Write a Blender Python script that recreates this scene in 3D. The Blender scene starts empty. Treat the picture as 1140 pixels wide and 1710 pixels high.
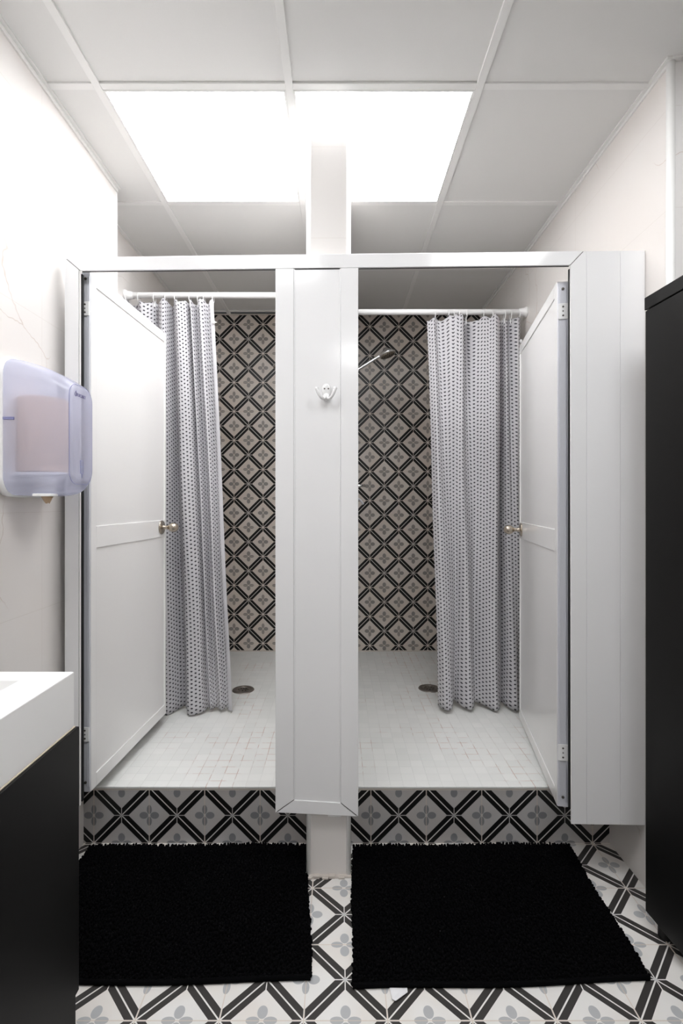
import bpy, bmesh, math, random
from mathutils import Vector, Matrix
random.seed(7)
PI = math.pi
scene = bpy.context.scene
C = scene.collection

# ------------------------------------------------------------ camera, world, exposure
cam_d = bpy.data.cameras.new('camera'); cam = bpy.data.objects.new('camera', cam_d); C.objects.link(cam)
CZ = 1.228
cam.location = (0, 0, CZ); cam.rotation_euler = (PI/2, 0, 0)
cam_d.sensor_fit = 'VERTICAL'; cam_d.sensor_height = 36.0
cam_d.lens = 818/1710*36.0
cam_d.shift_x = (570-565)/1710
cam_d.shift_y = -(855-840)/1710
cam_d.clip_start = 0.05
scene.camera = cam
w = bpy.data.worlds.new('world'); scene.world = w; w.use_nodes = True
w.node_tree.nodes['Background'].inputs[0].default_value = (.9, .95, 1, 1)
w.node_tree.nodes['Background'].inputs[1].default_value = 0.02
scene.view_settings.view_transform = 'Standard'; scene.view_settings.look = 'None'
scene.view_settings.exposure = 0.27; scene.view_settings.gamma = 1; scene.view_settings.use_curve_mapping = False
scene.cycles.use_denoising = True
scene.cycles.max_bounces = 10; scene.cycles.diffuse_bounces = 6; scene.cycles.glossy_bounces = 4
scene.cycles.transmission_bounces = 8; scene.cycles.caustics_refractive = True
PANEL = 10.3          # light given off by the ceiling panels
PANEL_REAR = 10

# ------------------------------------------------------------ node helpers
class X:
    """tiny expression wrapper over math nodes"""
    def __init__(s, nt, sock): s.nt, s.k = nt, sock
    def op(s, o, *a, clamp=False):
        n = s.nt.nodes.new('ShaderNodeMath'); n.operation = o; n.use_clamp = clamp
        for i, v in enumerate((s,)+a):
            if isinstance(v, X): s.nt.links.new(v.k, n.inputs[i])
            else: n.inputs[i].default_value = v
        return X(s.nt, n.outputs[0])
    def __add__(s, o): return s.op('ADD', o)
    def __sub__(s, o): return s.op('SUBTRACT', o)
    def __mul__(s, o): return s.op('MULTIPLY', o)
    def __truediv__(s, o): return s.op('DIVIDE', o)
    def lt(s, o): return s.op('LESS_THAN', o)
    def gt(s, o): return s.op('GREATER_THAN', o)
    def abs(s): return s.op('ABSOLUTE')
    def fr(s): return s.op('FRACT')
    def min(s, o): return s.op('MINIMUM', o)
    def max(s, o): return s.op('MAXIMUM', o)
    def ss(s, lo, hi):
        n = s.nt.nodes.new('ShaderNodeMapRange'); n.interpolation_type = 'SMOOTHSTEP'
        s.nt.links.new(s.k, n.inputs[0]); n.inputs[1].default_value = lo; n.inputs[2].default_value = hi
        return X(s.nt, n.outputs[0])

def newmat(name, col=(.8,.8,.8), rough=.5, metal=0, spec=.5, coat=0):
    m = bpy.data.materials.new(name); m.use_nodes = True
    b = m.node_tree.nodes['Principled BSDF']
    b.inputs['Base Color'].default_value = (*col, 1); b.inputs['Roughness'].default_value = rough
    b.inputs['Metallic'].default_value = metal; b.inputs['Specular IOR Level'].default_value = spec
    b.inputs['Coat Weight'].default_value = coat
    return m
def B(m): return m.node_tree.nodes['Principled BSDF']
def mix(nt, f, a, b):
    n = nt.nodes.new('ShaderNodeMix'); n.data_type = 'RGBA'
    if isinstance(f, X): nt.links.new(f.k, n.inputs[0])
    else: n.inputs[0].default_value = f
    for i, v in ((6, a), (7, b)):
        if isinstance(v, tuple): n.inputs[i].default_value = (*v[:3], 1)
        else: nt.links.new(v, n.inputs[i])
    return n.outputs[2]
def pos(nt):
    g = nt.nodes.new('ShaderNodeNewGeometry'); return g.outputs['Position']
def uvs(nt):
    g = nt.nodes.new('ShaderNodeUVMap'); g.uv_map = 'UVMap'
    s = nt.nodes.new('ShaderNodeSeparateXYZ'); nt.links.new(g.outputs[0], s.inputs[0])
    return X(nt, s.outputs[0]), X(nt, s.outputs[1]), g.outputs[0]
def noise(nt, vec, scale, detail=3, rough=.5):
    n = nt.nodes.new('ShaderNodeTexNoise'); n.inputs['Scale'].default_value = scale
    n.inputs['Detail'].default_value = detail; n.inputs['Roughness'].default_value = rough
    nt.links.new(vec, n.inputs['Vector']); return X(nt, n.outputs['Fac'])
def bump(m, h, dist=.001, strength=.5):
    nt = m.node_tree; n = nt.nodes.new('ShaderNodeBump'); n.inputs['Strength'].default_value = strength
    n.inputs['Distance'].default_value = dist; nt.links.new(h.k, n.inputs['Height'])
    nt.links.new(n.outputs[0], B(m).inputs['Normal'])

def pattern_tile(name, base, black, petal, rough=.35, spec=.3):
    """cement look tile: black double diagonals crossing in stars, grey four petal flowers between"""
    m = newmat(name, rough=rough, spec=spec); nt = m.node_tree
    u, v, _ = uvs(nt)
    a = (u.fr()-.5).abs(); b = (v.fr()-.5).abs()
    D = (a-b).abs()*.7071
    band = D.gt(.009)*D.lt(.088)*a.min(b).gt(.007)*a.max(b).lt(.491)
    def ell(p, q, cp, sp, sq):
        dx = (p-cp)/sp; dy = q/sq
        # slightly pointed towards the outside
        return (dx*dx + dy*dy).lt(1.0)
    def flower(p, q):
        f = ell(p, q, .098, .078, .062)
        g = ell(q, p, .105, .082, .046)
        return f.max(g)
    fl = flower(a*-1+.5, b).max(flower(b*-1+.5, a))
    grout = a.max(b).gt(.4935)
    star = (a*a+b*b).op('SQRT').lt(.028)
    P = pos(nt)
    n1 = noise(nt, P, 7, 3); n2 = noise(nt, P, 60, 2)
    c = mix(nt, n1.ss(.35, .7), base, tuple(x*f for x, f in zip(base, (.97, .94, .91))))
    c = mix(nt, fl, c, petal)
    c = mix(nt, band, c, black)
    c = mix(nt, D.lt(.0085)*.55, c, (.82,.81,.79))
    c = mix(nt, star*.6, c, petal)
    c = mix(nt, grout*.65, c, (.66, .56, .47))
    nt.links.new(c, B(m).inputs['Base Color'])
    bump(m, grout*-1 + n2*.15, .0008, .5)
    return m

def marble(name, base, vein=(.52,.41,.34), tw=.6, th=.3, off=(0,0), amount=.55):
    m = newmat(name, base, rough=.28); nt = m.node_tree
    P = pos(nt)
    s = nt.nodes.new('ShaderNodeSeparateXYZ'); nt.links.new(P, s.inputs[0])
    z = X(nt, s.outputs[2]); h = X(nt, s.outputs[0])+X(nt, s.outputs[1])
    # hairline veins
    nz = nt.nodes.new('ShaderNodeTexNoise'); nz.inputs['Scale'].default_value = 2.3; nz.inputs['Detail'].default_value = 5
    nt.links.new(P, nz.inputs['Vector'])
    vm = nt.nodes.new('ShaderNodeVectorMath'); vm.operation = 'SCALE'; vm.inputs[3].default_value = .42
    nt.links.new(nz.outputs['Color'], vm.inputs[0])
    va = nt.nodes.new('ShaderNodeVectorMath'); va.operation = 'ADD'
    nt.links.new(P, va.inputs[0]); nt.links.new(vm.outputs[0], va.inputs[1])
    vo = nt.nodes.new('ShaderNodeTexVoronoi'); vo.feature = 'DISTANCE_TO_EDGE'; vo.inputs['Scale'].default_value = 1.7
    nt.links.new(va.outputs[0], vo.inputs['Vector'])
    d = X(nt, vo.outputs['Distance'])
    line = X(nt, d.ss(.0008, .0042).k)*-1+1
    mask = noise(nt, P, 2.1, 2).ss(.50, .60)
    fu = (h/tw+off[0]).fr(); fz = (z/th+off[1]).fr()
    seam = ((fu-.5).abs().gt(.5-.0011/tw)).max((fz-.5).abs().gt(.5-.0011/th))
    cloud = noise(nt, P, 1.6, 4)
    c = mix(nt, cloud.ss(.35, .7), base, tuple(x*f for x, f in zip(base, (.985, .965, .95))))
    c = mix(nt, line*mask*amount, c, vein)
    c = mix(nt, seam*.30, c, (.60, .55, .50))
    nt.links.new(c, B(m).inputs['Base Color'])
    bump(m, seam*-1, .0006, .3)
    return m

M = {}
M['floor_tile'] = pattern_tile('floor_tile', (.80,.79,.77), (.045,.042,.040), (.45,.46,.47))
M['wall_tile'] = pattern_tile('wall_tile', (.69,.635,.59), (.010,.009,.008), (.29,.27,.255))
M['riser_tile_shaded'] = pattern_tile('riser_tile_shaded', (.50,.49,.49), (.009,.009,.009), (.235,.24,.25))  # darker copy of the floor tile, shade of the upright face in its colours
M['marble'] = marble('marble', (.79,.765,.745))
M['marble_cool'] = marble('marble_cool', (.80,.80,.80))
M['ceiling'] = newmat('ceiling', (.80,.80,.79), .8)
nt = M['ceiling'].node_tree; bump(M['ceiling'], noise(nt, pos(nt), 220, 2), .0004, .35)
M['trim'] = newmat('trim', (.86,.86,.85), .4)
M['white'] = newmat('white_lacquer', (.83,.832,.84), .13, spec=.5)
M['door_white'] = newmat('door_white', (.88,.875,.87), .14)
M['plastic'] = newmat('white_plastic', (.86,.86,.86), .3)
M['solid_surface'] = newmat('solid_surface', (.86,.86,.855), .3)
M['alu'] = newmat('aluminium', (.66,.67,.72), .38, metal=.12)
M['rubber'] = newmat('black_rubber', (.012,.012,.012), .6)
M['black_wood'] = newmat('black_wood', (.0055,.0053,.0052), .42, spec=.2)
nt = M['black_wood'].node_tree
M['chrome'] = newmat('chrome', (.85,.85,.86), .1, metal=1)
M['nickel'] = newmat('brushed_nickel', (.50,.44,.37), .27, metal=1)
M['drain'] = newmat('drain_steel', (.30,.27,.245), .42, metal=.85)
M['sealant'] = newmat('cream_sealant', (.74,.64,.52), .6)
M['dark'] = newmat('dark_hole', (.01,.01,.01), .8)
M['grout'] = newmat('grout', (.62,.57,.52), .9)
M['mat_black'] = newmat('black_chenille', (.0022,.0022,.0026), .95, spec=.05)
M['label'] = newmat('care_label', (.80,.80,.82), .6)
M['paper'] = newmat('kraft_paper', (.70,.52,.40), .8)
M['paper_dark'] = newmat('kraft_paper_tail', (.46,.33,.22), .8)
M['screw'] = newmat('screw', (.13,.12,.11), .35, metal=.7)
M['print'] = newmat('print_ink', (.10,.09,.22), .5)
M['hook'] = newmat('clear_white_plastic', (.82,.82,.82), .12, coat=.5)

# mosaic
m = M['mosaic'] = newmat('mosaic', (.8,.8,.78), .3); nt = m.node_tree
s = nt.nodes.new('ShaderNodeSeparateXYZ'); P = pos(nt); nt.links.new(P, s.inputs[0])
mx, my = X(nt, s.outputs[0]), X(nt, s.outputs[1])
wob = noise(nt, P, 4, 2)
u = (mx+wob*.006)/.0475; v = (my+wob*.004)/.0475
gu = (u.fr()-.5).abs(); gv = (v.fr()-.5).abs()
g = gu.max(gv).ss(.468, .484)
cell = nt.nodes.new('ShaderNodeTexWhiteNoise'); cx = nt.nodes.new('ShaderNodeCombineXYZ')
nt.links.new(u.op('FLOOR').k, cx.inputs[0]); nt.links.new(v.op('FLOOR').k, cx.inputs[1]); nt.links.new(cx.outputs[0], cell.inputs[0])
rnd = X(nt, cell.outputs['Value'])
stain = noise(nt, P, 3.3, 3).ss(.47, .62)*noise(nt, P, 23, 2).ss(.38, .55)
c = mix(nt, rnd, (.86,.865,.845), (.81,.82,.80))
gc = mix(nt, stain, (.66,.66,.64), (.56,.34,.27))
c = mix(nt, g*(stain*.6+.22), c, gc)
nt.links.new(c, B(m).inputs['Base Color'])
bump(m, g*-1+rnd*.5, .0012, .6)

# emissive diffusers
def emat(name, st):
    m = newmat(name, (.9,.9,.9), .5); b = B(m)
    b.inputs['Emission Color'].default_value = (.975, .985, 1, 1); b.inputs['Emission Strength'].default_value = st
    return m
M['lamp'] = emat('lit_diffuser', PANEL); M['lamp_rear'] = emat('lit_diffuser_rear', PANEL_REAR)

# frosted blue plastic
m = M['frost'] = newmat('frosted_blue_plastic', (.66,.68,.82), .25); nt = m.node_tree; b = B(m)
b.inputs['Coat Weight'].default_value = .8; b.inputs['Coat Roughness'].default_value = .12
tp = nt.nodes.new('ShaderNodeBsdfTransparent'); tp.inputs[0].default_value = (.90,.905,.97,1)
tl = nt.nodes.new('ShaderNodeBsdfTranslucent'); tl.inputs[0].default_value = (.72,.74,.88,1)
m1 = nt.nodes.new('ShaderNodeMixShader'); m1.inputs[0].default_value = .40; nt.links.new(b.outputs[0], m1.inputs[1]); nt.links.new(tl.outputs[0], m1.inputs[2])
m2 = nt.nodes.new('ShaderNodeMixShader'); m2.inputs[0].default_value = .52; nt.links.new(m1.outputs[0], m2.inputs[1]); nt.links.new(tp.outputs[0], m2.inputs[2])
nt.links.new(m2.outputs[0], nt.nodes['Material Output'].inputs[0])
m = M['frost_line'] = newmat('blue_plastic_rim', (.22,.23,.42), .35)

# curtain fabric
def curtain_mat():
    m = newmat('dotted_fabric', (.70,.69,.74), .8); nt = m.node_tree
    u, v, _ = uvs(nt)                       # metres of cloth
    px, py = .033, .0195
    def dots(ou, ov):
        a = ((u/px+ou).fr()-.5).abs()*px; b = ((v/py+ov).fr()-.5).abs()*py
        dx = a/.0048; dy = b/.0038
        return (dx*dx+dy*dy).lt(1.0)
    d = dots(0, 0).max(dots(.5, .5))
    # small woven dashes between the dots
    a = ((u/px+.5).fr()-.5).abs(); b = ((v/py).fr()-.5).abs()
    a2 = (u/px).fr()-.5; b2 = ((v/py+.5).fr()-.5).abs()
    dash = (a.lt(.12)*b.lt(.05)).max(a2.abs().lt(.12)*b2.lt(.05))
    hem = u.lt(.0)
    keep = hem*-1+1
    c = mix(nt, dash*keep*.22, (.66,.65,.675), (.44,.435,.47))
    c = mix(nt, d*keep, c, (.05,.047,.06))
    b_ = B(m); nt.links.new(c, b_.inputs['Base Color'])
    w1 = (u*1400).op('SINE')*.5+(v*1400).op('SINE')*.5
    bump(m, w1, .0003, .3)
    # let some light through
    tr = nt.nodes.new('ShaderNodeBsdfTranslucent'); nt.links.new(c, tr.inputs[0])
    ms = nt.nodes.new('ShaderNodeMixShader'); ms.inputs[0].default_value = .13
    out = nt.nodes['Material Output']
    nt.links.new(b_.outputs[0], ms.inputs[1]); nt.links.new(tr.outputs[0], ms.inputs[2]); nt.links.new(ms.outputs[0], out.inputs[0])
    return m
M['curtain'] = curtain_mat()

# ------------------------------------------------------------ mesh helpers
def obj(name, bm, mat, parent=None, smooth=False, mods=None):
    me = bpy.data.meshes.new(name)
    bmesh.ops.recalc_face_normals(bm, faces=bm.faces)
    bm.to_mesh(me); bm.free()
    for mm in (mat if isinstance(mat, (list, tuple)) else [mat]): me.materials.append(M[mm])
    if smooth:
        for p in me.polygons: p.use_smooth = True
    o = bpy.data.objects.new(name, me); C.objects.link(o)
    if parent: o.parent = parent
    return o
def empty(name, loc, rz=0):
    o = bpy.data.objects.new(name, None); C.objects.link(o); o.location = loc; o.rotation_euler = (0, 0, rz)
    o.empty_display_size = .05
    return o
def tag(o, label, cat, group=None):
    o['label'] = label; o['category'] = cat
    if group: o['group'] = group
    return o
def struct(o): o['kind'] = 'structure'; return o
def NB(): return bmesh.new()
def box(bm, x0, x1, y0, y1, z0, z1, bev=0, mi=0):
    t = bmesh.new()
    vs = [t.verts.new((x, y, z)) for x in (x0, x1) for y in (y0, y1) for z in (z0, z1)]
    for f in ((0,1,3,2),(4,6,7,5),(0,4,5,1),(2,3,7,6),(0,2,6,4),(1,5,7,3)): t.faces.new([vs[i] for i in f])
    bmesh.ops.recalc_face_normals(t, faces=t.faces)
    if bev: bmesh.ops.bevel(t, geom=t.edges[:], offset=bev, segments=2, affect='EDGES', profile=.5)
    return join(bm, t, None, mi)
def join(bm, t, mat4=None, mi=0):
    mp = {}
    for v in t.verts: mp[v] = bm.verts.new(mat4 @ v.co if mat4 else v.co)
    for f in t.faces:
        try:
            nf = bm.faces.new([mp[v] for v in f.verts]); nf.material_index = mi; nf.smooth = f.smooth
        except ValueError: pass
    t.free(); return bm
def prism_xz(bm, pts, y0, y1, bev=0, mi=0):
    """polygon in x,z extruded along y"""
    t = bmesh.new()
    a = [t.verts.new((x, y0, z)) for x, z in pts]; b = [t.verts.new((x, y1, z)) for x, z in pts]
    t.faces.new(a); t.faces.new(b[::-1]); n = len(pts)
    for i in range(n): t.faces.new((a[i], b[i], b[(i+1) % n], a[(i+1) % n]))
    bmesh.ops.recalc_face_normals(t, faces=t.faces)
    if bev: bmesh.ops.bevel(t, geom=t.edges[:], offset=bev, segments=1, affect='EDGES')
    return join(bm, t, None, mi)
def axis_mat(p, d):
    q = Vector((0,0,1)).rotation_difference(Vector(d).normalized())
    return Matrix.Translation(p) @ q.to_matrix().to_4x4()
def lathe(bm, prof, p=(0,0,0), d=(0,0,1), n=32, mi=0):
    t = bmesh.new(); rings = []
    for r, h in prof:
        if r < 1e-6: rings.append([t.verts.new((0, 0, h))])
        else: rings.append([t.verts.new((r*math.cos(2*PI*i/n), r*math.sin(2*PI*i/n), h)) for i in range(n)])
    for A, Bq in zip(rings, rings[1:]):
        for i in range(n):
            j = (i+1) % n
            if len(A) == 1 and len(Bq) == 1: break
            if len(A) == 1: f = t.faces.new((A[0], Bq[i], Bq[j]))
            elif len(Bq) == 1: f = t.faces.new((A[i], Bq[0], A[j]))
            else: f = t.faces.new((A[i], Bq[i], Bq[j], A[j]))
            f.smooth = True
    return join(bm, t, axis_mat(p, d), mi)
def cyl(bm, p, d, r, h, n=24, mi=0, c=.0):
    c = c or min(r, h)*.12
    return lathe(bm, [(0,0),(r-c,0),(r,c),(r,h-c),(r-c,h),(0,h)], p, d, n, mi)
def tube(bm, pts, r, n=12, caps=True, mi=0):
    pts = [Vector(p) for p in pts]; t = bmesh.new(); rings = []
    rr = r if isinstance(r, (list, tuple)) else [r]*len(pts)
    up = None
    for i, p in enumerate(pts):
        d = (pts[min(i+1, len(pts)-1)]-pts[max(i-1, 0)]).normalized()
        if up is None:
            up = Vector((0,0,1)) if abs(d.z) < .9 else Vector((1,0,0))
        s = d.cross(up).normalized(); up = s.cross(d).normalized()
        rings.append([t.verts.new(p+(s*math.cos(2*PI*k/n)+up*math.sin(2*PI*k/n))*rr[i]) for k in range(n)])
    for A, Bq in zip(rings, rings[1:]):
        for k in range(n):
            f = t.faces.new((A[k], A[(k+1) % n], Bq[(k+1) % n], Bq[k])); f.smooth = True
    if caps: t.faces.new(rings[0]); t.faces.new(rings[-1])
    return join(bm, t, None, mi)
def uvquad(bm, pts, uvl):
    lay = bm.loops.layers.uv.get('UVMap') or bm.loops.layers.uv.new('UVMap')
    f = bm.faces.new([bm.verts.new(p) for p in pts])
    for l, q in zip(f.loops, uvl): l[lay].uv = q
    return f
def flat_obj(name, quads, mat):
    me = bpy.data.meshes.new(name); bm = bmesh.new()
    for pts, uvl, mi in quads: uvquad(bm, pts, uvl).material_index = mi
    bm.to_mesh(me); bm.free()
    for mm in (mat if isinstance(mat, (list, tuple)) else [mat]): me.materials.append(M[mm])
    o = bpy.data.objects.new(name, me); C.objects.link(o); return struct(o)
def curve_pts(P, n=8):
    """Catmull-Rom through tuples"""
    out = []
    for i in range(len(P)-1):
        p0, p1, p2, p3 = P[max(i-1, 0)], P[i], P[i+1], P[min(i+2, len(P)-1)]
        for k in range(n):
            t = k/n
            out.append(tuple(.5*((2*b)+(-a+c)*t+(2*a-5*b+4*c-d)*t*t+(-a+3*b-3*c+d)*t**3) for a, b, c, d in zip(p0, p1, p2, p3)))
    out.append(P[-1]); return out

# ------------------------------------------------------------ the room
H = 2.534; ST = .200
XL, XR = -.92, .978          # main side walls
XSL = -1.05                  # left wall inside the left shower
YR, YB, YT = 1.769, 3.38, -2.3
XFAR = 2.0; YST = 1.447
DV0, DV1, DVY = -.104, .039, 1.612

def fu(x, y): return ((x-.017)/.2+.5, (y-1.262)/.2+.5)
def fquad(x0, x1, y0, y1, z, flip=False):
    p = [(x0,y0,z),(x1,y0,z),(x1,y1,z),(x0,y1,z)]
    return (p, [fu(a[0], a[1]) for a in p], 0)
flat_obj('floor', [fquad(-1.25, XFAR+.1, YT-.1, YR+.02, 0)], 'floor_tile')
rq = []
p = [(XL-.1,YR,0),(XR+.05,YR,0),(XR+.05,YR,ST),(XL-.1,YR,ST)]
rq.append((p, [((a[0]-.017)/.2+.5, a[2]/.2) for a in p], 0))
flat_obj('wall_riser', rq, 'riser_tile_shaded')
# raised shower floor of small mosaic
bm = NB(); box(bm, XSL-.05, XR+.05, YR-.003, YB+.02, ST-.002, ST+.0055, .0015)
box(bm, XSL-.05, XR+.05, YR-.001, YR+.02, ST-.009, ST-.002, 0, 1)
struct(obj('floor_shower', bm, ['mosaic', 'grout']))
# patterned back wall, left and right of the dividing wall
def bq(x0, x1, ux, uz):
    p = [(x0,YB,ST),(x1,YB,ST),(x1,YB,H),(x0,YB,H)]
    return (p, [((a[0]-ux)/.2, (a[2]-uz)/.2) for a in p], 0)
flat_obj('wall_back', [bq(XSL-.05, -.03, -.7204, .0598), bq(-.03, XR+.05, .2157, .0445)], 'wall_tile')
bm = NB(); box(bm, XSL, XR, YB-.006, YB-.0005, ST, ST+.012, .001); box(bm, XSL, XR, YB-.004, YB-.0005, H-.010, H, 0)
struct(obj('trim_1', bm, 'grout'))
bm = NB(); box(bm, XL-.25, XL, YT, 2.034, 0, H, .0); box(bm, XSL-.12, XSL, 2.034, YB, ST-.02, H)
struct(obj('wall_left', bm, 'marble'))
bm = NB(); box(bm, XR, XFAR+.1, YST, YB+.1, 0, H); box(bm, XR+.004, XFAR, YST-.003, YST, 0, H, 0, 1); struct(obj('wall_right', bm, ['marble', 'marble_cool']))
bm = NB(); box(bm, XFAR, XFAR+.1, YT, YST, 0, H); struct(obj('wall_side', bm, 'marble'))
bm = NB(); box(bm, XL-.25, XFAR+.1, YT-.1, YT, 0, H); struct(obj('wall_rear', bm, 'marble'))
# dividing wall between the two stalls, tiled, rounded corner beads
bm = NB(); box(bm, DV0, DV1, DVY, YB, 0, H-.0005, .001); wm = struct(obj('wall_middle', bm, 'marble'))
bm = NB()
for x in (DV0+.0065, DV1-.0065): cyl(bm, (x, DVY+.0045, .004), (0,0,1), .0085, H-.006, 16)
struct(obj('trim_2', bm, 'trim'))
bm = NB(); box(bm, DV0-.004, DV1+.004, DVY-.009, DVY+.01, 0, .007, .002)
for i in range(16):
    x = DV0+random.random()*(DV1-DV0); box(bm, x-.01, x+.01, DVY-.006-random.random()*.012, DVY, 0, .004+random.random()*.006, .001)
struct(obj('trim_3', bm, 'grout'))
# corner bead of the right wall end
bm = NB(); cyl(bm, (XR+.004, YST+.002, 0), (0,0,1), .012, H-.002, 16); struct(obj('trim_4', bm, 'trim'))
# tile edge bead on the left wall end
bm = NB(); box(bm, XL-.012, XL+.002, 2.024, 2.038, 0.2, H-.002, .003); struct(obj('trim_5', bm, 'trim'))

# ceiling: lay-in tiles on a grid of bars
gx = [-1.35, -.755, -.155, .442, 1.042, 1.642, 2.24]; gy = [-2.667+.6*i for i in range(11)]
# cross bars at ... .933, 1.533, 2.133, 2.733, 3.333
bm = NB(); CAV = []
LIT = {(1, 7), (2, 7)}; LITR = {(1, 5), (3, 5), (2, 2)}
for i in range(len(gx)-1):
    for j in range(len(gy)-1):
        x0, x1, y0, y1 = gx[i], gx[i+1], gy[j], gy[j+1]
        y0 = max(y0, YT-.1); y1 = min(y1, YB+.1)
        if y1 <= y0: continue
        g = .0028 if j == 6 and i in (1, 2, 4) else 0
        g = .0145 if g else 0
        if (i, j) in LIT or (i, j) in LITR: box(bm, x0, x1, y0, y1, H+.012, H+.03); continue
        box(bm, x0, x1, y0, y1-g, H+.002, H+.014)
struct(obj('ceiling', bm, 'ceiling'))
bm = NB(); box(bm, XL-.3, XFAR+.15, YT-.1, YB+.1, H+.05, H+.06); struct(obj('light_block_slab', bm, 'dark'))  # added unseen dark sheet, keeps world light out of the tile gaps
bm = NB()
for x in gx[1:-1]: box(bm, x-.012, x+.012, YT, YB, H-.004, H+.004, .001)
for y in gy[1:]:
    if y > YB: continue
    for a, b_ in zip(gx, gx[1:]): box(bm, max(a+.012, XL-.13), min(b_-.012, XFAR), y-.012, y+.012, H-.0035, H+.004, .001)
struct(obj('trim_6', bm, 'trim'))
bm = NB()
box(bm, XL, XL+.016, YT, 2.034, H-.004, H+.002, .0008); box(bm, XSL, XSL+.016, 2.034, YB, H-.004, H+.002, .0008)
box(bm, XR-.016, XR, YST-.014, YB, H-.004, H+.002, .0008); box(bm, XR, XFAR, YST-.018, YST-.004, H-.004, H+.002, .0008)
box(bm, XL, XL+.006, YT, 2.034, H-.018, H-.004, .0008); box(bm, XR-.005, XR, YST, YB, H-.014, H-.004, .0008)
struct(obj('trim_7', bm, 'trim'))

def led(i, j, label, mat='lamp', group=None):
    x0, x1, y0, y1 = gx[i]+.0125, gx[i+1]-.0125, gy[j]+.0125, gy[j+1]-.0125
    t = tag(empty('ceiling_light', ((x0+x1)/2, (y0+y1)/2, H)), label, 'ceiling light', group)
    hx, hy = (x1-x0)/2, (y1-y0)/2
    if x0 < DV0 < x1 and y1 > DVY: pass
    bm = NB(); f = .006
    box(bm, -hx, hx, -hy, -hy+f, -.004, .01); box(bm, -hx, hx, hy-f, hy, -.004, .01)
    box(bm, -hx, -hx+f, -hy+f, hy-f, -.004, .01); box(bm, hx-f, hx, -hy+f, hy-f, -.004, .01)
    obj('frame', bm, 'trim', t)
    bm = NB(); box(bm, -hx+f, hx-f, -hy+f, hy-f, -.001, .006); obj('diffuser', bm, mat, t)
led(1, 7, 'bright square ceiling light above the left shower, left of the pillar')
led(2, 7, 'bright square ceiling light above the right shower, partly behind the pillar')
led(1, 5, 'square ceiling light nearer the washbasin, over the near part of the room', 'lamp_rear', 'ceiling lights over the washroom')
led(3, 5, 'square ceiling light nearer the tall cabinet, over the near part of the room', 'lamp_rear', 'ceiling lights over the washroom')

led(2, 2, 'square ceiling light furthest back, near the rear wall', 'lamp_rear', 'ceiling lights over the washroom')
# ------------------------------------------------------------ partition with its panels
RZ = -math.radians(1.375)
pt = tag(empty('shower_partition', (0, 1.585, 0), RZ), 'white lacquered frame with header, centre panel and wide right panel in front of the two showers', 'partition')
HT, HB = 2.034, 1.9895
T = .034
LI, LO = -.8466, -.898; RI, RO = .742, .784; RX = .9772
g_ = .0006
bm = NB(); prism_xz(bm, [(LO+g_*2, HT), (RO-g_*2, HT), (RI-g_*2, HB), (LI+g_*2, HB)], 0, .007, .0008); box(bm, LO+.004, RO-.004, .007, T, HB+.016, HT-.001); obj('header', bm, 'white', pt)
bm = NB(); prism_xz(bm, [(LO, HT), (LI-.005, HB+.004), (LI-.005, .21), (LO, .21)], 0, .006, .0008); box(bm, LO+.001, LI-.028, .006, T, .21, HB-.001); obj('post', bm, 'white', pt)
# right: post and planks
bm = NB(); z0 = .2006
prism_xz(bm, [(RI, HB), (RO, HT), (.7930, HT-.001), (.7930, z0), (RI+.003, z0)], 0, .006, .0006)
box(bm, .7935, .8997, 0, T, z0, HT-.001, .0007); box(bm, .9003, RX, 0, T, z0, HT-.001, .0007)
box(bm, RI+.032, RX, .006, T-.002, z0+.003, HT-.003)
obj('side_panel', bm, 'white', pt)
# centre panel: mitred frame around a recessed field
c0, c1 = -.2048, .0639; zl, zr = .2224, .214; i0, i1 = c0+.060, c1-.057
bm = NB(); prism_xz(bm, [(c0, HB-g_), (i0, HB-g_), (i0, zl+.043), (c0+.0, zl)], 0, T-.004, .0012)
obj('stile', bm, 'white', pt)
bm = NB(); prism_xz(bm, [(i1, HB-g_), (c1, HB-g_), (c1, zr), (i1, zr+.044)], 0, T-.004, .0012)
obj('stile', bm, 'white', pt)
bm = NB(); prism_xz(bm, [(c0+.004, zl+.0005), (c1-.004, zr), (i1-.0006, zr+.043), (i0+.0006, zl+.042)], 0, T-.004, .0012)
obj('bottom_rail', bm, 'white', pt)
bm = NB(); box(bm, i0-.002, i1+.002, .0035, T-.010, zr+.03, HB-.003, .0)
box(bm, i0+.0005, i0+.004, .0015, .006, zl+.043, HB-.003, .001); box(bm, i1-.004, i1-.0005, .0015, .006, zl+.043, HB-.003, .001)
obj('centre_panel', bm, 'white', pt)
bm = NB(); box(bm, i0+.002, i1-.002, .0025, .0036, HB-.0036, HB-.0008); obj('seam_strip', bm, 'rubber', pt)  # thin black strip along the seam below the header
# black header seals, mitre seams, and strips that paint the dark gaps beside the posts
bm = NB(); box(bm, LI+.003, c0-.001, .007, .0095, HB-.0015, HB+.004); box(bm, LI-.0065, LI-.0035, .0015, .0055, .235, HB-.001); box(bm, LI-.045, LI-.006, T-.010, T, .235, HB)
box(bm, c1+.001, RI-.002, .007, .0095, HB-.0015, HB+.004); box(bm, RI+.006, RI+.034, T-.010, T-.002, .24, HB-.001)
def seam(p, q, wd=.0007):
    d = Vector((q[0]-p[0], q[1]-p[1])).normalized(); nx, nz = -d.y*wd, d.x*wd
    prism_xz(bm, [(p[0]+nx, p[1]+nz), (q[0]+nx, q[1]+nz), (q[0]-nx, q[1]-nz), (p[0]-nx, p[1]-nz)], -.0002, .002)
seam((LO+.006, HT-.006), (LI, HB)); seam((RI, HB), (RO-.002, HT-.002)); seam((c0+.006, zl+.0045), (i0, zl+.043)); seam((c1-.006, zr+.0045), (i1, zr+.044))
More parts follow.
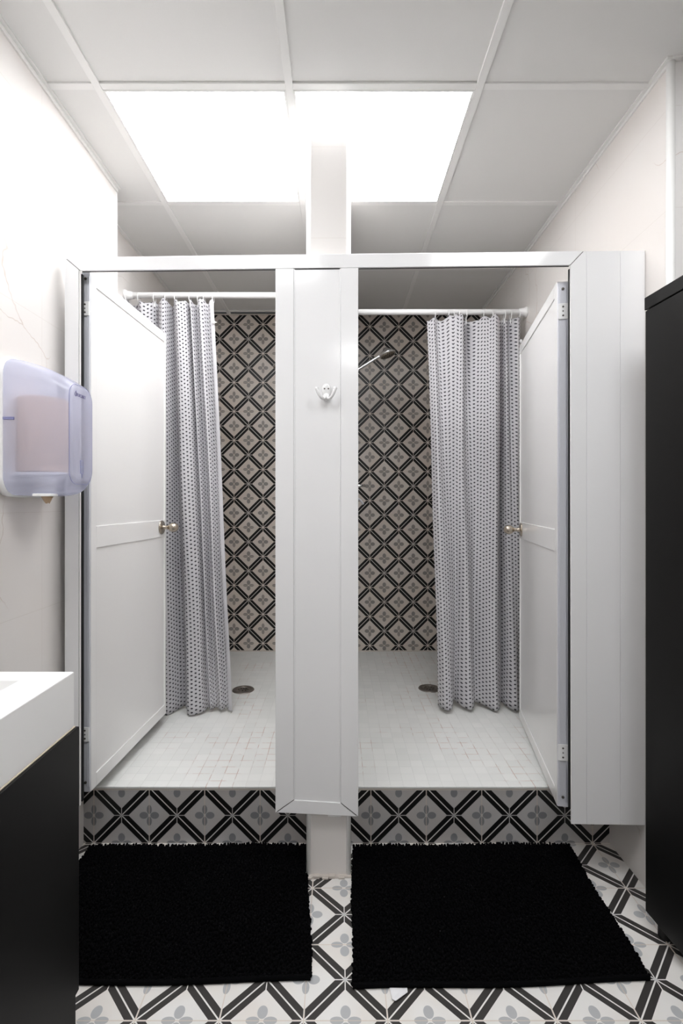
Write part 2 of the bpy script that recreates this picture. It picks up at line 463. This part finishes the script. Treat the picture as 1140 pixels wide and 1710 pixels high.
obj('gasket_and_gap_shade', bm, 'rubber', pt)
bm = NB(); box(bm, LI-.004, LI, .0012, .006, .235, HB-.001, .0005); obj('edge_strip', bm, 'trim', pt)
bm = NB(); box(bm, -.035, .008, .004, .024, .209, .222, .001); obj('bracket', bm, 'plastic', pt)

# hook on the centre panel
hx, hz = -.039, 1.581
hk = tag(empty('robe_hook', (hx*math.cos(RZ), 1.585+hx*math.sin(RZ), hz), RZ), 'small glossy white double robe hook fixed on the centre panel', 'hook')
bm = NB()
t = bmesh.new(); bmesh.ops.create_uvsphere(t, u_segments=24, v_segments=14, radius=1)
for f in t.faces: f.smooth = True
join(bm, t, Matrix.Translation((.0, .001, .012)) @ Matrix.Diagonal((.0155, .0045, .0215, 1)))
t = bmesh.new(); bmesh.ops.create_uvsphere(t, u_segments=20, v_segments=12, radius=1)
for f in t.faces: f.smooth = True
join(bm, t, Matrix.Translation((.0, -.002, -.010)) @ Matrix.Diagonal((.012, .006, .012, 1)))
obj('plate', bm, 'hook', hk)
for s in (-1, 1):
    bm = NB(); pts = curve_pts([(s*.003, -.003, -.008), (s*.008, -.014, -.018), (s*.016, -.026, -.016), (s*.024, -.030, -.003), (s*.029, -.029, .011)], 6)
    n = len(pts); tube(bm, pts, [.0042+.0012*(k/n) for k in range(n)], 12)
    t = bmesh.new(); bmesh.ops.create_uvsphere(t, u_segments=16, v_segments=10, radius=.0062)
    for f in t.faces: f.smooth = True
    join(bm, t, Matrix.Translation(pts[-1])); obj('prong', bm, 'hook', hk)
    bm = NB(); cyl(bm, (s*.0062, -.0022, .0165), (0,-1,0), .0026, .002, 12); obj('screw', bm, 'screw', hk)

# ------------------------------------------------------------ stall doors
def door(name, P0, u, W, s, z0, z1, rz_, hz_, label, knob_z, hd):
    ang = math.atan2(u[1], u[0]); t_ = .031 if s > 0 else .034
    d = tag(empty(name, (P0[0], P0[1], z0), ang), label, 'door')
    Hh = z1-z0
    def bx(bm, x0, x1, y0, y1, a, b_, bev=0): box(bm, x0, x1, min(s*y0, s*y1), max(s*y0, s*y1), a, b_, bev)
    rt, rb = .042, .045; st = .035
    m0, m1 = hz_[0]-z0, hz_[1]-z0
    bm = NB(); bx(bm, .004, W-.004, .0035, t_-.0035, .004, Hh-.004); obj('panel', bm, 'door_white', d)
    def rail(nm, a, b_, x0=st, x1=W-.016):
        bm = NB(); bx(bm, x0+.0004, x1-.0004, 0, t_, a, b_, .0012); obj(nm, bm, 'door_white', d)
    rail('top_rail', Hh-rt, Hh); rail('bottom_rail', 0, rb); rail('middle_rail', m0, m1)
    bm = NB(); bx(bm, .002, st, 0, t_, 0, Hh, .0012); obj('stile', bm, 'door_white', d)
    bm = NB(); bx(bm, W-.016, W, 0, t_, 0, Hh, .0012); obj('stile', bm, 'door_white', d)
    # metal profile on the hinge edge with its ridges
    bm = NB(); bx(bm, -.004, .0015, .001, t_-.001, .002, Hh-.006, .0005)
    for q in (.003, .0085, t_-.008, t_-.003): bx(bm, -.0065, -.004, q-.0014, q+.0014, .02, Hh-.02, .0003)
    obj('edge_profile', bm, 'alu', d)
    for zz in (.034, Hh-.028):
        bm = NB(); cyl(bm, (-.0042, s*t_*.5, zz), (-1,0,0), .0046, .0022, 16); obj('screw', bm, 'screw', d)
    # hinges: leaf on the edge, leaf towards the post
    for k, (a, b_) in enumerate(hd):
        a -= z0; b_ -= z0
        bm = NB(); bx(bm, -.0095, -.0062, .001, t_+.006, a, b_, .001); 
        lo = a-.044
        bx(bm, -.016, -.009, t_+.001, t_+.010, lo, a+.004, .001)
        cyl(bm, (-.0095, s*(t_+.004), lo), (0,0,1), .0045, b_-lo, 14)
        hg = obj('hinge', bm, 'plastic', d)
        for f in (.22, .5, .78):
            bm = NB(); cyl(bm, (-.0094, s*t_*.48, a+(b_-a)*f), (-1,0,0), .0031 if f != .5 else .0022, .0014, 12); obj('screw', bm, 'screw', hg)
        bm = NB()
        for f in (.2, .5, .8): cyl(bm, (-.0158, s*(t_+.0055), lo+.042*f), (-1,0,0), .0022, .0012, 10)
        obj('screw', bm, 'screw', hg)
    # knob with rose
    kx = W-.052
    kb = NB(); kz = knob_z-z0
    dr = (0, -s, 0)
    lathe(kb, [(0,.004),(.0115,.004),(.0105,.012),(.0085,.018),(.0085,.030),(.012,.036),(.0175,.041),(.0212,.050),(.0216,.058),(.0195,.067),(.014,.074),(.007,.0775),(0,.078)], (kx, 0, kz), dr, 32)
    kn = obj('knob', kb, 'nickel', d)
    bm = NB(); lathe(bm, [(0,0),(.031,0),(.0315,.003),(.029,.006),(.020,.0085),(.011,.010),(0,.010)], (kx, 0, kz), dr, 36); obj('rose', bm, 'nickel', kn)
    return d
door('stall_door', (-.834, 1.65), (.058, .998), .62, 1, .255, 2.01, 0, (1.074, 1.149),
     'white panelled door of the left shower stall, standing open inward, round nickel knob', 1.118, [(1.857, 1.904), (.428, .476)])
door('stall_door', (.727, 1.63), (.1788, .984), .685, -1, .22, 1.965, 0, (1.064, 1.139),
     'white panelled door of the right shower stall, standing open inward, round nickel knob', 1.105, [(1.836, 1.888), (.376, .43)])

# ------------------------------------------------------------ curtain rods and curtains
def rod(x0, x1, y, z, label):
    t = tag(empty('curtain_rod', ((x0+x1)/2, y, z)), label, 'curtain rod')
    bm = NB(); h = (x1-x0)/2
    cyl(bm, (-h+.002, 0, 0), (1,0,0), .0142, (x1-x0)-.004, 24); obj('pole', bm, 'plastic', t)
    for s in (-1, 1):
        bm = NB(); lathe(bm, [(0,0),(.027,0),(.027,.006),(.021,.014),(.0175,.04),(0,.04)], (s*h, 0, 0), (-s,0,0), 28); obj('end_cap', bm, 'plastic', t)
rod(XSL, DV0, 2.41, 2.250, 'white curtain rod across the left shower stall')
rod(DV1, XR, 2.55, 2.222, 'white curtain rod across the right shower stall')

def curtain(keys, yt, yb, zt, zb, rings, label, hemside, clip):
    t = tag(empty('shower_curtain', (0, yt, 0)), label, 'shower curtain')
    K = curve_pts([tuple(float(q) for q in k) for k in keys], 9)
    NZ = 70; top = []; bot = []
    for pt_, pb_, y1, y2 in K:
        d1 = yt; d2 = yb
        top.append(Vector(((pt_-565)/818*(d1), d1+y1, 0))); bot.append(Vector(((pb_-565)/818*(d2), d2+y2, 0)))
    # arc length of the middle gives the cloth coordinate
    L = [0]
    for i in range(1, len(K)):
        a = (top[i]+bot[i])*.5; b_ = (top[i-1]+bot[i-1])*.5; L.append(L[-1]+(a-b_).length)
    tot = L[-1]
    me = bpy.data.meshes.new('cloth'); bm = bmesh.new(); lay = bm.loops.layers.uv.new('UVMap'); g = []
    rx = [ (r-565)/818*yt for r in rings]
    for j in range(NZ+1):
        f = j/NZ; row = []
        e = f**.9
        for i in range(len(K)):
            p = top[i].lerp(bot[i], e)
            s = L[i]
            wob = .004*math.sin(s*37+f*7)*f + .0035*math.sin(s*61-f*11)
            p.y += wob*(.3+f); p.x += .003*math.sin(f*9+s*13)*f
            # top edge sags between the rings
            dmin = min(abs(p.x-q) for q in rx) if f < .08 else 1
            xt = top[i].x; dm = min(abs(xt-q) for q in rx)
            sag = min(.022, dm*.75)
            z = (zt-sag)*(1-f)+(zb+.006*math.sin(s*9+1)+ (bot[i].y-yb)*.12)*f
            row.append(bm.verts.new((p.x, p.y-yt, z)))
        g.append(row)
    for j in range(NZ):
        for i in range(len(K)-1):
            f = bm.faces.new((g[j][i], g[j+1][i], g[j+1][i+1], g[j][i+1])); f.smooth = True
            for l, (a, b_) in zip(f.loops, ((i, j), (i, j+1), (i+1, j+1), (i+1, j))):
                q = L[a] if hemside > 0 else L[a]
                uu = (tot-q-.022) if hemside > 0 else q+.05
                l[lay].uv = (uu, (zt-zb)*b_/NZ)
    bm.to_mesh(me); bm.free(); me.materials.append(M['curtain'])
    o = bpy.data.objects.new('cloth', me); C.objects.link(o); o.parent = t
    sm = o.modifiers.new('thick', 'SOLIDIFY'); sm.thickness = .0012; sm.offset = 0
    for r in rx:
        bm = NB(); pts = [(r+.0, .0+.0185*math.cos(a), zt+.016+.024*math.sin(a)) for a in [2*PI*k/28 for k in range(29)]]
        tube(bm, pts, .0022, 8, False); rg = obj('ring', bm, 'plastic', t)
        bm = NB(); box(bm, r-.0025, r+.0025, -.003, .003, zt-.030, zt-.004, .001); obj('clip', bm, 'plastic', rg)
    bm = NB(); cx_, cz_ = clip
    lathe(bm, [(0,-.010),(.006,-.008),(.008,0),(.006,.008),(0,.010)], (cx_, -.03, cz_), (0,0,1), 14)
    lathe(bm, [(0,0),(.004,.002),(.003,.012),(0,.016)], (cx_, -.03, cz_), (1,0,0), 12)
    obj('weight', bm, 'plastic', t)
    return t
LK = [(206,212,0,0),(214,220,-.03,-.03),(226,231,.02,.02),(240,243,-.04,-.035),(256,255,0,0),(262,262,.03,.035),(268,268,-.02,-.01),
      (277,284,-.035,-.055),(283,299,.03,.015),(286,306,.03,.035),(298,320,-.045,-.055),(311,341,-.035,-.045),(315,349,.025,.0),(321,354,-.035,-.030),(327,361,.025,.005),
      (337,370,-.045,-.030),(345,377,.01,-.005),(352,383,-.02,-.025),(358,389,-.025,-.03)]
curtain(LK, 2.41, 2.405, 2.222, .222, [212,232,258,277,293,317,331,341,356], 'dotted light grey shower curtain drawn aside behind the left stall door', 1, (-.607, 2.106))
RK = [(712,730,-.01,-.02),(721,739,-.03,-.060),(730,750,0,-.050),(742,757,-.03,0),(758,762,-.055,.035),(770,770,-.045,-.02),(774,781,.03,-.055),(780,789,.03,-.02),(792,795,-.02,.035),(808,808,-.035,.0),
      (822,822,-.055,-.050),(832,831,-.025,-.02),(836,838,.035,.04),(845,848,0,-.03),(851,857,.03,-.05),(859,865,-.035,-.02),(868,869,0,0)]
curtain(RK, 2.55, 2.43, 2.192, .228, [726,748,757,766,778,806,821,842,852,866], 'dotted light grey shower curtain drawn aside to the right wall of the right stall', 0, (.938, 2.060))

# ------------------------------------------------------------ shower heads, mixer, drains
def shower(x0, s, y, zb_, hx_, hz_, label):
    t = tag(empty('wall_shower', (x0, y, zb_)), label, 'shower head')
    bm = NB(); lathe(bm, [(0,0),(.026,0),(.026,.004),(.020,.010),(.012,.012),(0,.012)], (0,0,0), (s,0,0), 28); obj('wall_flange', bm, 'chrome', t)
    dx, dz = hx_-x0, hz_-zb_
    bm = NB(); pts = curve_pts([(0,0,0), (s*.03,0,.006), (dx*.5,0,dz*.48), (dx*.86,0,dz*.88), (dx*.97,0,dz*.98)], 8)
    n = len(pts); tube(bm, pts, [.0085+.004*(k/n)**3 for k in range(n)], 16); obj('arm', bm, 'chrome', t)
    ax = Vector((s*.30, -.10, -.95)).normalized()
    c = Vector((dx, 0, dz))
    bm = NB(); lathe(bm, [(0,-.030),(.014,-.028),(.022,-.016),(.042,-.003),(.051,.008),(.051,.014),(.048,.017),(0,.017)], c, ax, 36); hd = obj('head', bm, 'chrome', t)
    bm = NB(); lathe(bm, [(0,.0),(.044,.0),(.044,.003),(0,.003)], c+ax*.0165, ax, 36)
    q = axis_mat(c+ax*.0195, ax)
    for r_, k_ in ((.012, 6), (.024, 12), (.036, 18)):
        for k in range(k_):
            a = 2*PI*k/k_; pz = q @ Vector((r_*math.cos(a), r_*math.sin(a), 0)); cyl(bm, pz, ax, .0022, .002, 8, 1)
    obj('spray_face', bm, ['nickel', 'dark'], hd)
shower(DV1, 1, 2.90, 1.983, .286, 2.118, 'chrome shower head on an angled arm from the dividing wall in the right stall')
shower(DV0, -1, 2.90, 1.93, -.337, 2.035, 'chrome shower head in the left stall, its tip just showing past the centre panel')
t = tag(empty('shower_mixer', (DV1, 2.90, 1.32)), 'chrome shower mixer tap on the dividing wall of the right stall', 'tap')
bm = NB(); lathe(bm, [(0,0),(.035,0),(.035,.006),(.026,.012),(.024,.05),(.02,.056),(0,.056)], (0,0,0), (1,0,0), 28); obj('body', bm, 'chrome', t)
bm = NB(); tube(bm, [(.05,0,.005), (.08,0,.010), (.119,0,.0115)], [.011,.009,.0085], 14); obj('lever', bm, 'chrome', t)
bm = NB(); tube(bm, curve_pts([(.03,0,-.02), (.045,-.003,-.06), (.085,0,-.07), (.108,0,-.10)], 5), .0065, 10); obj('hose', bm, 'alu', t)

def drain(x, y, label):
    t = tag(empty('floor_drain', (x, y, ST+.0055)), label, 'floor drain')
    bm = NB(); lathe(bm, [(.030,.0),(.030,.0042),(.050,.0042),(.0575,.0035),(.0595,0)], (0,0,0), (0,0,1), 48); obj('flange', bm, 'drain', t)
    bm = NB(); lathe(bm, [(0,.0004),(.031,.0004)], (0,0,0), (0,0,1), 32); obj('well_shade', bm, 'dark', t)  # flat near-black disc, the shade of the pit is in its colour
    bm = NB()
    cyl(bm, (0,0,.001), (0,0,1), .0085, .003, 20)
    for k in range(8):
        a = PI/8+k*PI/4; r0, r1 = .006, .031; ww = .0038; w2 = .0062
        dv = Vector((math.cos(a), math.sin(a), 0)); sv = Vector((-math.sin(a), math.cos(a), 0))
        vs = [dv*r0-sv*ww*.6, dv*r1-sv*w2, dv*r1+sv*w2, dv*r0+sv*ww*.6]
        b0 = [bm.verts.new(v_+Vector((0,0,.001))) for v_ in vs]; b1 = [bm.verts.new(v_+Vector((0,0,.0038))) for v_ in vs]
        bm.faces.new(b0); bm.faces.new(b1)
        for q in range(4): bm.faces.new((b0[q], b0[(q+1)%4], b1[(q+1)%4], b1[q]))
    obj('grate', bm, 'drain', t)
drain(-.521, 2.68, 'round metal floor drain in the left shower')
drain(.500, 2.70, 'round metal floor drain in the right shower, half behind the curtain')

# ------------------------------------------------------------ vanity unit
VX, VY = -.5455, 1.012
def slab_with_bowl(x0, x1, y0, y1, z0, z1, bx0, bx1, by0, by1, dp):
    bm = NB()
    o0 = [bm.verts.new((x, y, z0)) for x, y in ((x0,y0),(x1,y0),(x1,y1),(x0,y1))]
    o1 = [bm.verts.new((x, y, z1)) for x, y in ((x0,y0),(x1,y0),(x1,y1),(x0,y1))]
    i1 = [bm.verts.new((x, y, z1)) for x, y in ((bx0,by0),(bx1,by0),(bx1,by1),(bx0,by1))]
    k = .025
    i0 = [bm.verts.new((x, y, z1-dp)) for x, y in ((bx0+k,by0+k),(bx1-k,by0+k),(bx1-k,by1-k),(bx0+k,by1-k))]
    bm.faces.new(o0)
    for a in range(4):
        b_ = (a+1) % 4
        bm.faces.new((o0[a], o0[b_], o1[b_], o1[a])); bm.faces.new((o1[a], o1[b_], i1[b_], i1[a])); bm.faces.new((i1[a], i1[b_], i0[b_], i0[a]))
    bm.faces.new(i0)
    bmesh.ops.recalc_face_normals(bm, faces=bm.faces)
    bmesh.ops.bevel(bm, geom=bm.edges[:], offset=.0018, segments=2, affect='EDGES', profile=.5)
    return bm
wb = tag(empty('washbasin', (0, 0, 0)), 'thick white washbasin slab with a recessed rectangular bowl on the black vanity', 'washbasin')
wb.location = (-.73, .4, .7665)
bm = slab_with_bowl(XL+.002+.73, VX+.73, -.6, VY-.4, 0, .1135, XL+.05+.73, -.627+.73, -.35, .962-.4, .085); obj('slab', bm, 'solid_surface', wb)
bm = NB(); lathe(bm, [(0,0),(.022,0),(.022,.003),(.018,.005),(0,.005)], (-.02, .1, .0285), (0,0,1), 24); obj('drain', bm, 'chrome', wb)
CX = -.5375
bm = NB(); box(bm, -.6+.73, VX+.73+.0012, -.6, VY+.0015-.4, -.0019, -.0001); obj('sealant', bm, 'sealant', wb)
vc = tag(empty('vanity_cabinet', (-.73, .4, 0)), 'black vanity cabinet under the white washbasin at the left', 'cabinet')
bm = NB(); box(bm, XL+.003+.73, CX-.004+.73-.018, -.6, VY+.006-.4, .215, .764, .001); obj('body', bm, 'black_wood', vc)
for a, b_ in ((-.598, -.002), (.0, VY+.006-.4)):
    bm = NB(); box(bm, CX-.004+.73-.017, CX+.73-.001, a+.0015, b_-.0005, .218, .7645, .0012); obj('door', bm, 'black_wood', vc)
bm = NB(); box(bm, XL+.003+.73, CX-.004+.73, -.58, VY-.002-.4, 0, .214, .001); obj('plinth', bm, 'black_wood', vc)

# ------------------------------------------------------------ tall cabinet on the right
tc = tag(empty('tall_cabinet', (.902, 1.415, 0), math.radians(4)), 'tall black cabinet against the right wall', 'cabinet')
CH = 1.82
bm = NB(); box(bm, .0, .38, -.62, 0, .05, CH-.037, .001); obj('body', bm, 'black_wood', tc)
bm = NB(); box(bm, -.018-.001, .382, -.622, .0015, CH-.036, CH, .0015); obj('top_panel', bm, 'black_wood', tc)
bm = NB(); box(bm, -.017, -.001, -.309, -.0005, .052, CH-.039, .0012); obj('door', bm, 'black_wood', tc)
bm = NB(); box(bm, -.017, -.001, -.618, -.311, .052, CH-.039, .0012); obj('door', bm, 'black_wood', tc)
for x in (.02, .34):
    for y in (-.59, -.03): bm = NB(); cyl(bm, (x, y, 0), (0,0,1), .018, .05, 16); obj('foot', bm, 'rubber', tc)

# ------------------------------------------------------------ paper towel dispenser
dp = tag(empty('paper_towel_dispenser', (XL, 1.40, 1.43)), 'translucent bluish paper towel dispenser on the left wall above the washbasin', 'dispenser')
def rr_section(x, y0, y1, z0, z1, r, n=8):
    out = []
    for cx_, cz_, a0 in ((y1-r, z1-r, 0), (y0+r, z1-r, PI/2), (y0+r, z0+r, PI), (y1-r, z0+r, 3*PI/2)):
        for k in range(n+1):
            a = a0+k*PI/2/n; out.append((x, cx_+r*math.cos(a), cz_+r*math.sin(a)))
    return out
def loft(secs, cap0=False, cap1=True):
    bm = NB(); R = [[bm.verts.new((a-XL, b_-1.40, c-1.43)) for a, b_, c in s] for s in secs]
    for A, Bq in zip(R, R[1:]):
        n = len(A)
        for i in range(n):
            f = bm.faces.new((A[i], A[(i+1)%n], Bq[(i+1)%n], Bq[i])); f.smooth = True
    if cap0: bm.faces.new(R[0])
    if cap1: bm.faces.new(R[-1])
    return bm
ks = [(-.896,1.309,1.560,1.250,1.626,.05),(-.885,1.310,1.553,1.249,1.625,.052),(-.86,1.314,1.537,1.248,1.620,.055),(-.83,1.318,1.520,1.248,1.611,.055),(-.80,1.323,1.500,1.249,1.599,.05),
      (-.77,1.328,1.482,1.254,1.583,.046),(-.75,1.332,1.468,1.262,1.571,.042),(-.738,1.335,1.460,1.275,1.563,.038),(-.731,1.339,1.455,1.288,1.555,.034),(-.729,1.345,1.450,1.295,1.549,.03)]
secs = [rr_section(*k) for k in curve_pts(ks, 3)]
obj('cover', loft(secs), 'frost', dp)
bm = loft([rr_section(-.919,1.305,1.565,1.246,1.630,.055), rr_section(-.900,1.303,1.567,1.244,1.632,.055), rr_section(-.8965,1.308,1.562,1.249,1.627,.05)], True, True)
obj('back_plate', bm, 'plastic', dp)
# thin darker line round the front face
def ring_line(x, y0, y1, z0, z1, r, rad):
    bm = NB(); q = rr_section(x, y0, y1, z0, z1, r); q = [(a-XL, b_-1.4, c-1.43) for a, b_, c in q]; q.append(q[0]); tube(bm, q, rad, 6, False); return bm
obj('front_rim', ring_line(-.7345, 1.3365, 1.4575, 1.281, 1.560, .036, .0009), 'frost_line', dp)
bm = NB(); lathe(bm, [(.018,0),(.064,0),(.065,.002),(.065,.206),(.064,.208),(.018,.208),(.018,0)], (.072, .008, -.114), (0,0,1), 40); obj('paper_roll', bm, 'paper', dp)
bm = NB(); box(bm, .012, .158, -.058, .055, -.125, -.1165, .002); obj('roll_tray', bm, 'plastic', dp)
# crumpled paper end hanging out below
bm = NB(); rows = []
for j in range(7):
    f = j/6; r = .019*(1-f*.75)
    rows.append([bm.verts.new((  .114+f*.006+(r*(1+.35*math.sin(3*a+f*2)))*math.cos(a), -.052+r*.8*math.sin(a), -.178-.024*f+.002*math.sin(5*a))) for a in [2*PI*k/22 for k in range(22)]])
for A, Bq in zip(rows, rows[1:]):
    for i in range(22): f_ = bm.faces.new((A[i], A[(i+1)%22], Bq[(i+1)%22], Bq[i])); f_.smooth = True
o = obj('paper_end', bm, 'paper_dark', dp)
bm = NB(); box(bm, .088, .140, -.070, -.035, -.184, -.176, .002); obj('outlet', bm, 'plastic', dp)
# lock, side notch, printed mark
bm = NB()
xf = -.729-XL
box(bm, xf-.001, xf+.0008, -.016, -.002, -.118, -.082, .0005); obj('lock', bm, 'frost', dp)
bm = NB()
for y0, y1, z0, z1 in ((-.0165,-.0155,-.118,-.082),(-.0025,-.0015,-.118,-.082),(-.0165,-.0015,-.083,-.0815),(-.0165,-.0015,-.100,-.0985),(-.0165,-.0015,-.119,-.1175),(-.010,-.008,-.130,-.119)): box(bm, xf, xf+.0012, y0, y1, z0, z1)
obj('lock_outline', bm, 'frost_line', dp)
bm = NB(); box(bm, .022, .052, -.0915, -.086, .021, .029, .001); obj('side_catch', bm, 'frost_line', dp)
cu = bpy.data.curves.new('txt', 'FONT'); cu.body = 'LUCART'; cu.size = .0125; cu.extrude = .0003; cu.offset = .0002
to = bpy.data.objects.new('txt', cu); C.objects.link(to)
bpy.context.view_layer.update()
me = bpy.data.meshes.new_from_object(to.evaluated_get(bpy.context.evaluated_depsgraph_get()))
bpy.data.objects.remove(to)
me.materials.append(M['print']); lg = bpy.data.objects.new('printed_logo', me); C.objects.link(lg); lg.parent = dp
lg.rotation_euler = (PI/2, 0, PI/2); lg.location = (xf+.0014, -.036, .096)
bm = NB(); tube(bm, [(xf+.0012, -.0415+.0042*math.cos(a), .1005+.0058*math.sin(a)) for a in [2*PI*k/20 for k in range(21)]], .0009, 6, False)
tube(bm, [(xf+.0012, -.0415, .1063), (xf+.0012, -.0405, .1095)], .0009, 6); obj('printed_emblem', bm, 'print', lg).matrix_parent_inverse = (Matrix.Translation(lg.location) @ lg.rotation_euler.to_matrix().to_4x4()).inverted()

# ------------------------------------------------------------ bath mats
def mat_(corners, label, tagpos=None):
    """corners: near-left, near-right, far-right, far-left in world x,y"""
    c = [Vector((x, y, 0)) for x, y in corners]; ctr = sum(c, Vector())/4
    t = tag(empty('bath_mat', (ctr.x, ctr.y, 0)), label, 'bath mat')
    def P_(u, v): 
        q = (c[0]*(1-u)+c[1]*u)*(1-v)+(c[3]*(1-u)+c[2]*u)*v
        q = q-ctr
        q.y += .004*math.sin(u*7+1)*(1-v) + .003*math.sin(u*11)*v
        q.x += .003*math.sin(v*8)
        return q
    bm = NB(); n, k = 24, 16; rows = []
    for j in range(k+1): rows.append([bm.verts.new(P_(i/n, j/k)+Vector((0,0,.006))) for i in range(n+1)])
    for j in range(k):
        for i in range(n): bm.faces.new((rows[j][i], rows[j][i+1], rows[j+1][i+1], rows[j+1][i]))
    r_ = bmesh.ops.extrude_face_region(bm, geom=bm.faces[:])
    for v_ in [e for e in r_['geom'] if isinstance(e, bmesh.types.BMVert)]: v_.co.z = .0005
    obj('backing', bm, 'mat_black', t)
    bm = NB(); nu, nv = 92, 60
    for j in range(nv+1):
        for i in range(nu+1):
            u_ = min(1, max(0, (i+random.uniform(-.3,.3))/nu)); v_ = min(1, max(0, (j+random.uniform(-.3,.3))/nv))
            b0 = P_(u_, v_); b0.z = .004
            ex = (u_-.5)*2; ey = (v_-.5)*2
            lean = Vector((random.uniform(-.004,.004)+(.001*ex**9), random.uniform(-.004,.004)+.004*ey**9 if ey > 0 else 0, random.uniform(.009,.014)*(1-.35*max(abs(ex)**14, abs(ey)**14))))
            r = random.uniform(.0036, .0048); m_ = axis_mat(b0, lean); Lg = lean.length
            ring = []
            for h, q in ((0,.8),(Lg*.5,1.0),(Lg*.85,.75)):
                ring.append([bm.verts.new(m_ @ Vector((r*q*math.cos(a), r*q*math.sin(a), h))) for a in (0, PI/3, 2*PI/3, PI, 4*PI/3, 5*PI/3)])
            tp = bm.verts.new(m_ @ Vector((0,0,Lg*1.05)))
            for A, Bq in zip(ring, ring[1:]):
                for q in range(6): f = bm.faces.new((A[q], A[(q+1)%6], Bq[(q+1)%6], Bq[q])); f.smooth = True
            for q in range(6): f = bm.faces.new((ring[-1][q], ring[-1][(q+1)%6], tp)); f.smooth = True
    po = obj('pile', bm, 'mat_black', t); po['kind'] = 'stuff'
    # hem along the near edge
    bm = NB(); tube(bm, [P_(i/30, 0)+Vector((0, -.004, .006)) for i in range(31)], .006, 8); obj('hem', bm, 'mat_black', t)
    if tagpos:
        bm = NB(); x, y = tagpos[0]-ctr.x, tagpos[1]-ctr.y
        a = [(x, y+.012), (x+.004, y-.028), (x+.012, y-.033), (x+.045, y-.010), (x+.046, y+.012)]
        v0 = [bm.verts.new((q[0], q[1], .0035+.002*math.sin(i))) for i, q in enumerate(a)]; v1 = [bm.verts.new((q[0], q[1], .003+.002*math.sin(i))) for i, q in enumerate(a)]
        bm.faces.new(v0); bm.faces.new(v1[::-1])
        for i in range(5): bm.faces.new((v0[i], v0[(i+1)%5], v1[(i+1)%5], v1[i]))
        lb = obj('care_label', bm, 'label', t); lb['label'] = 'white sewn-in fabric label'
    return t
mat_([(-.885, 1.250), (-.072, 1.262), (-.112, 1.752), (-.885, 1.742)], 'black chenille bath mat in front of the left shower step')
mat_([(.036, 1.240), (.800, 1.262), (.820, 1.754), (.052, 1.742)], 'black chenille bath mat in front of the right shower step, white label showing', (.128, 1.236))
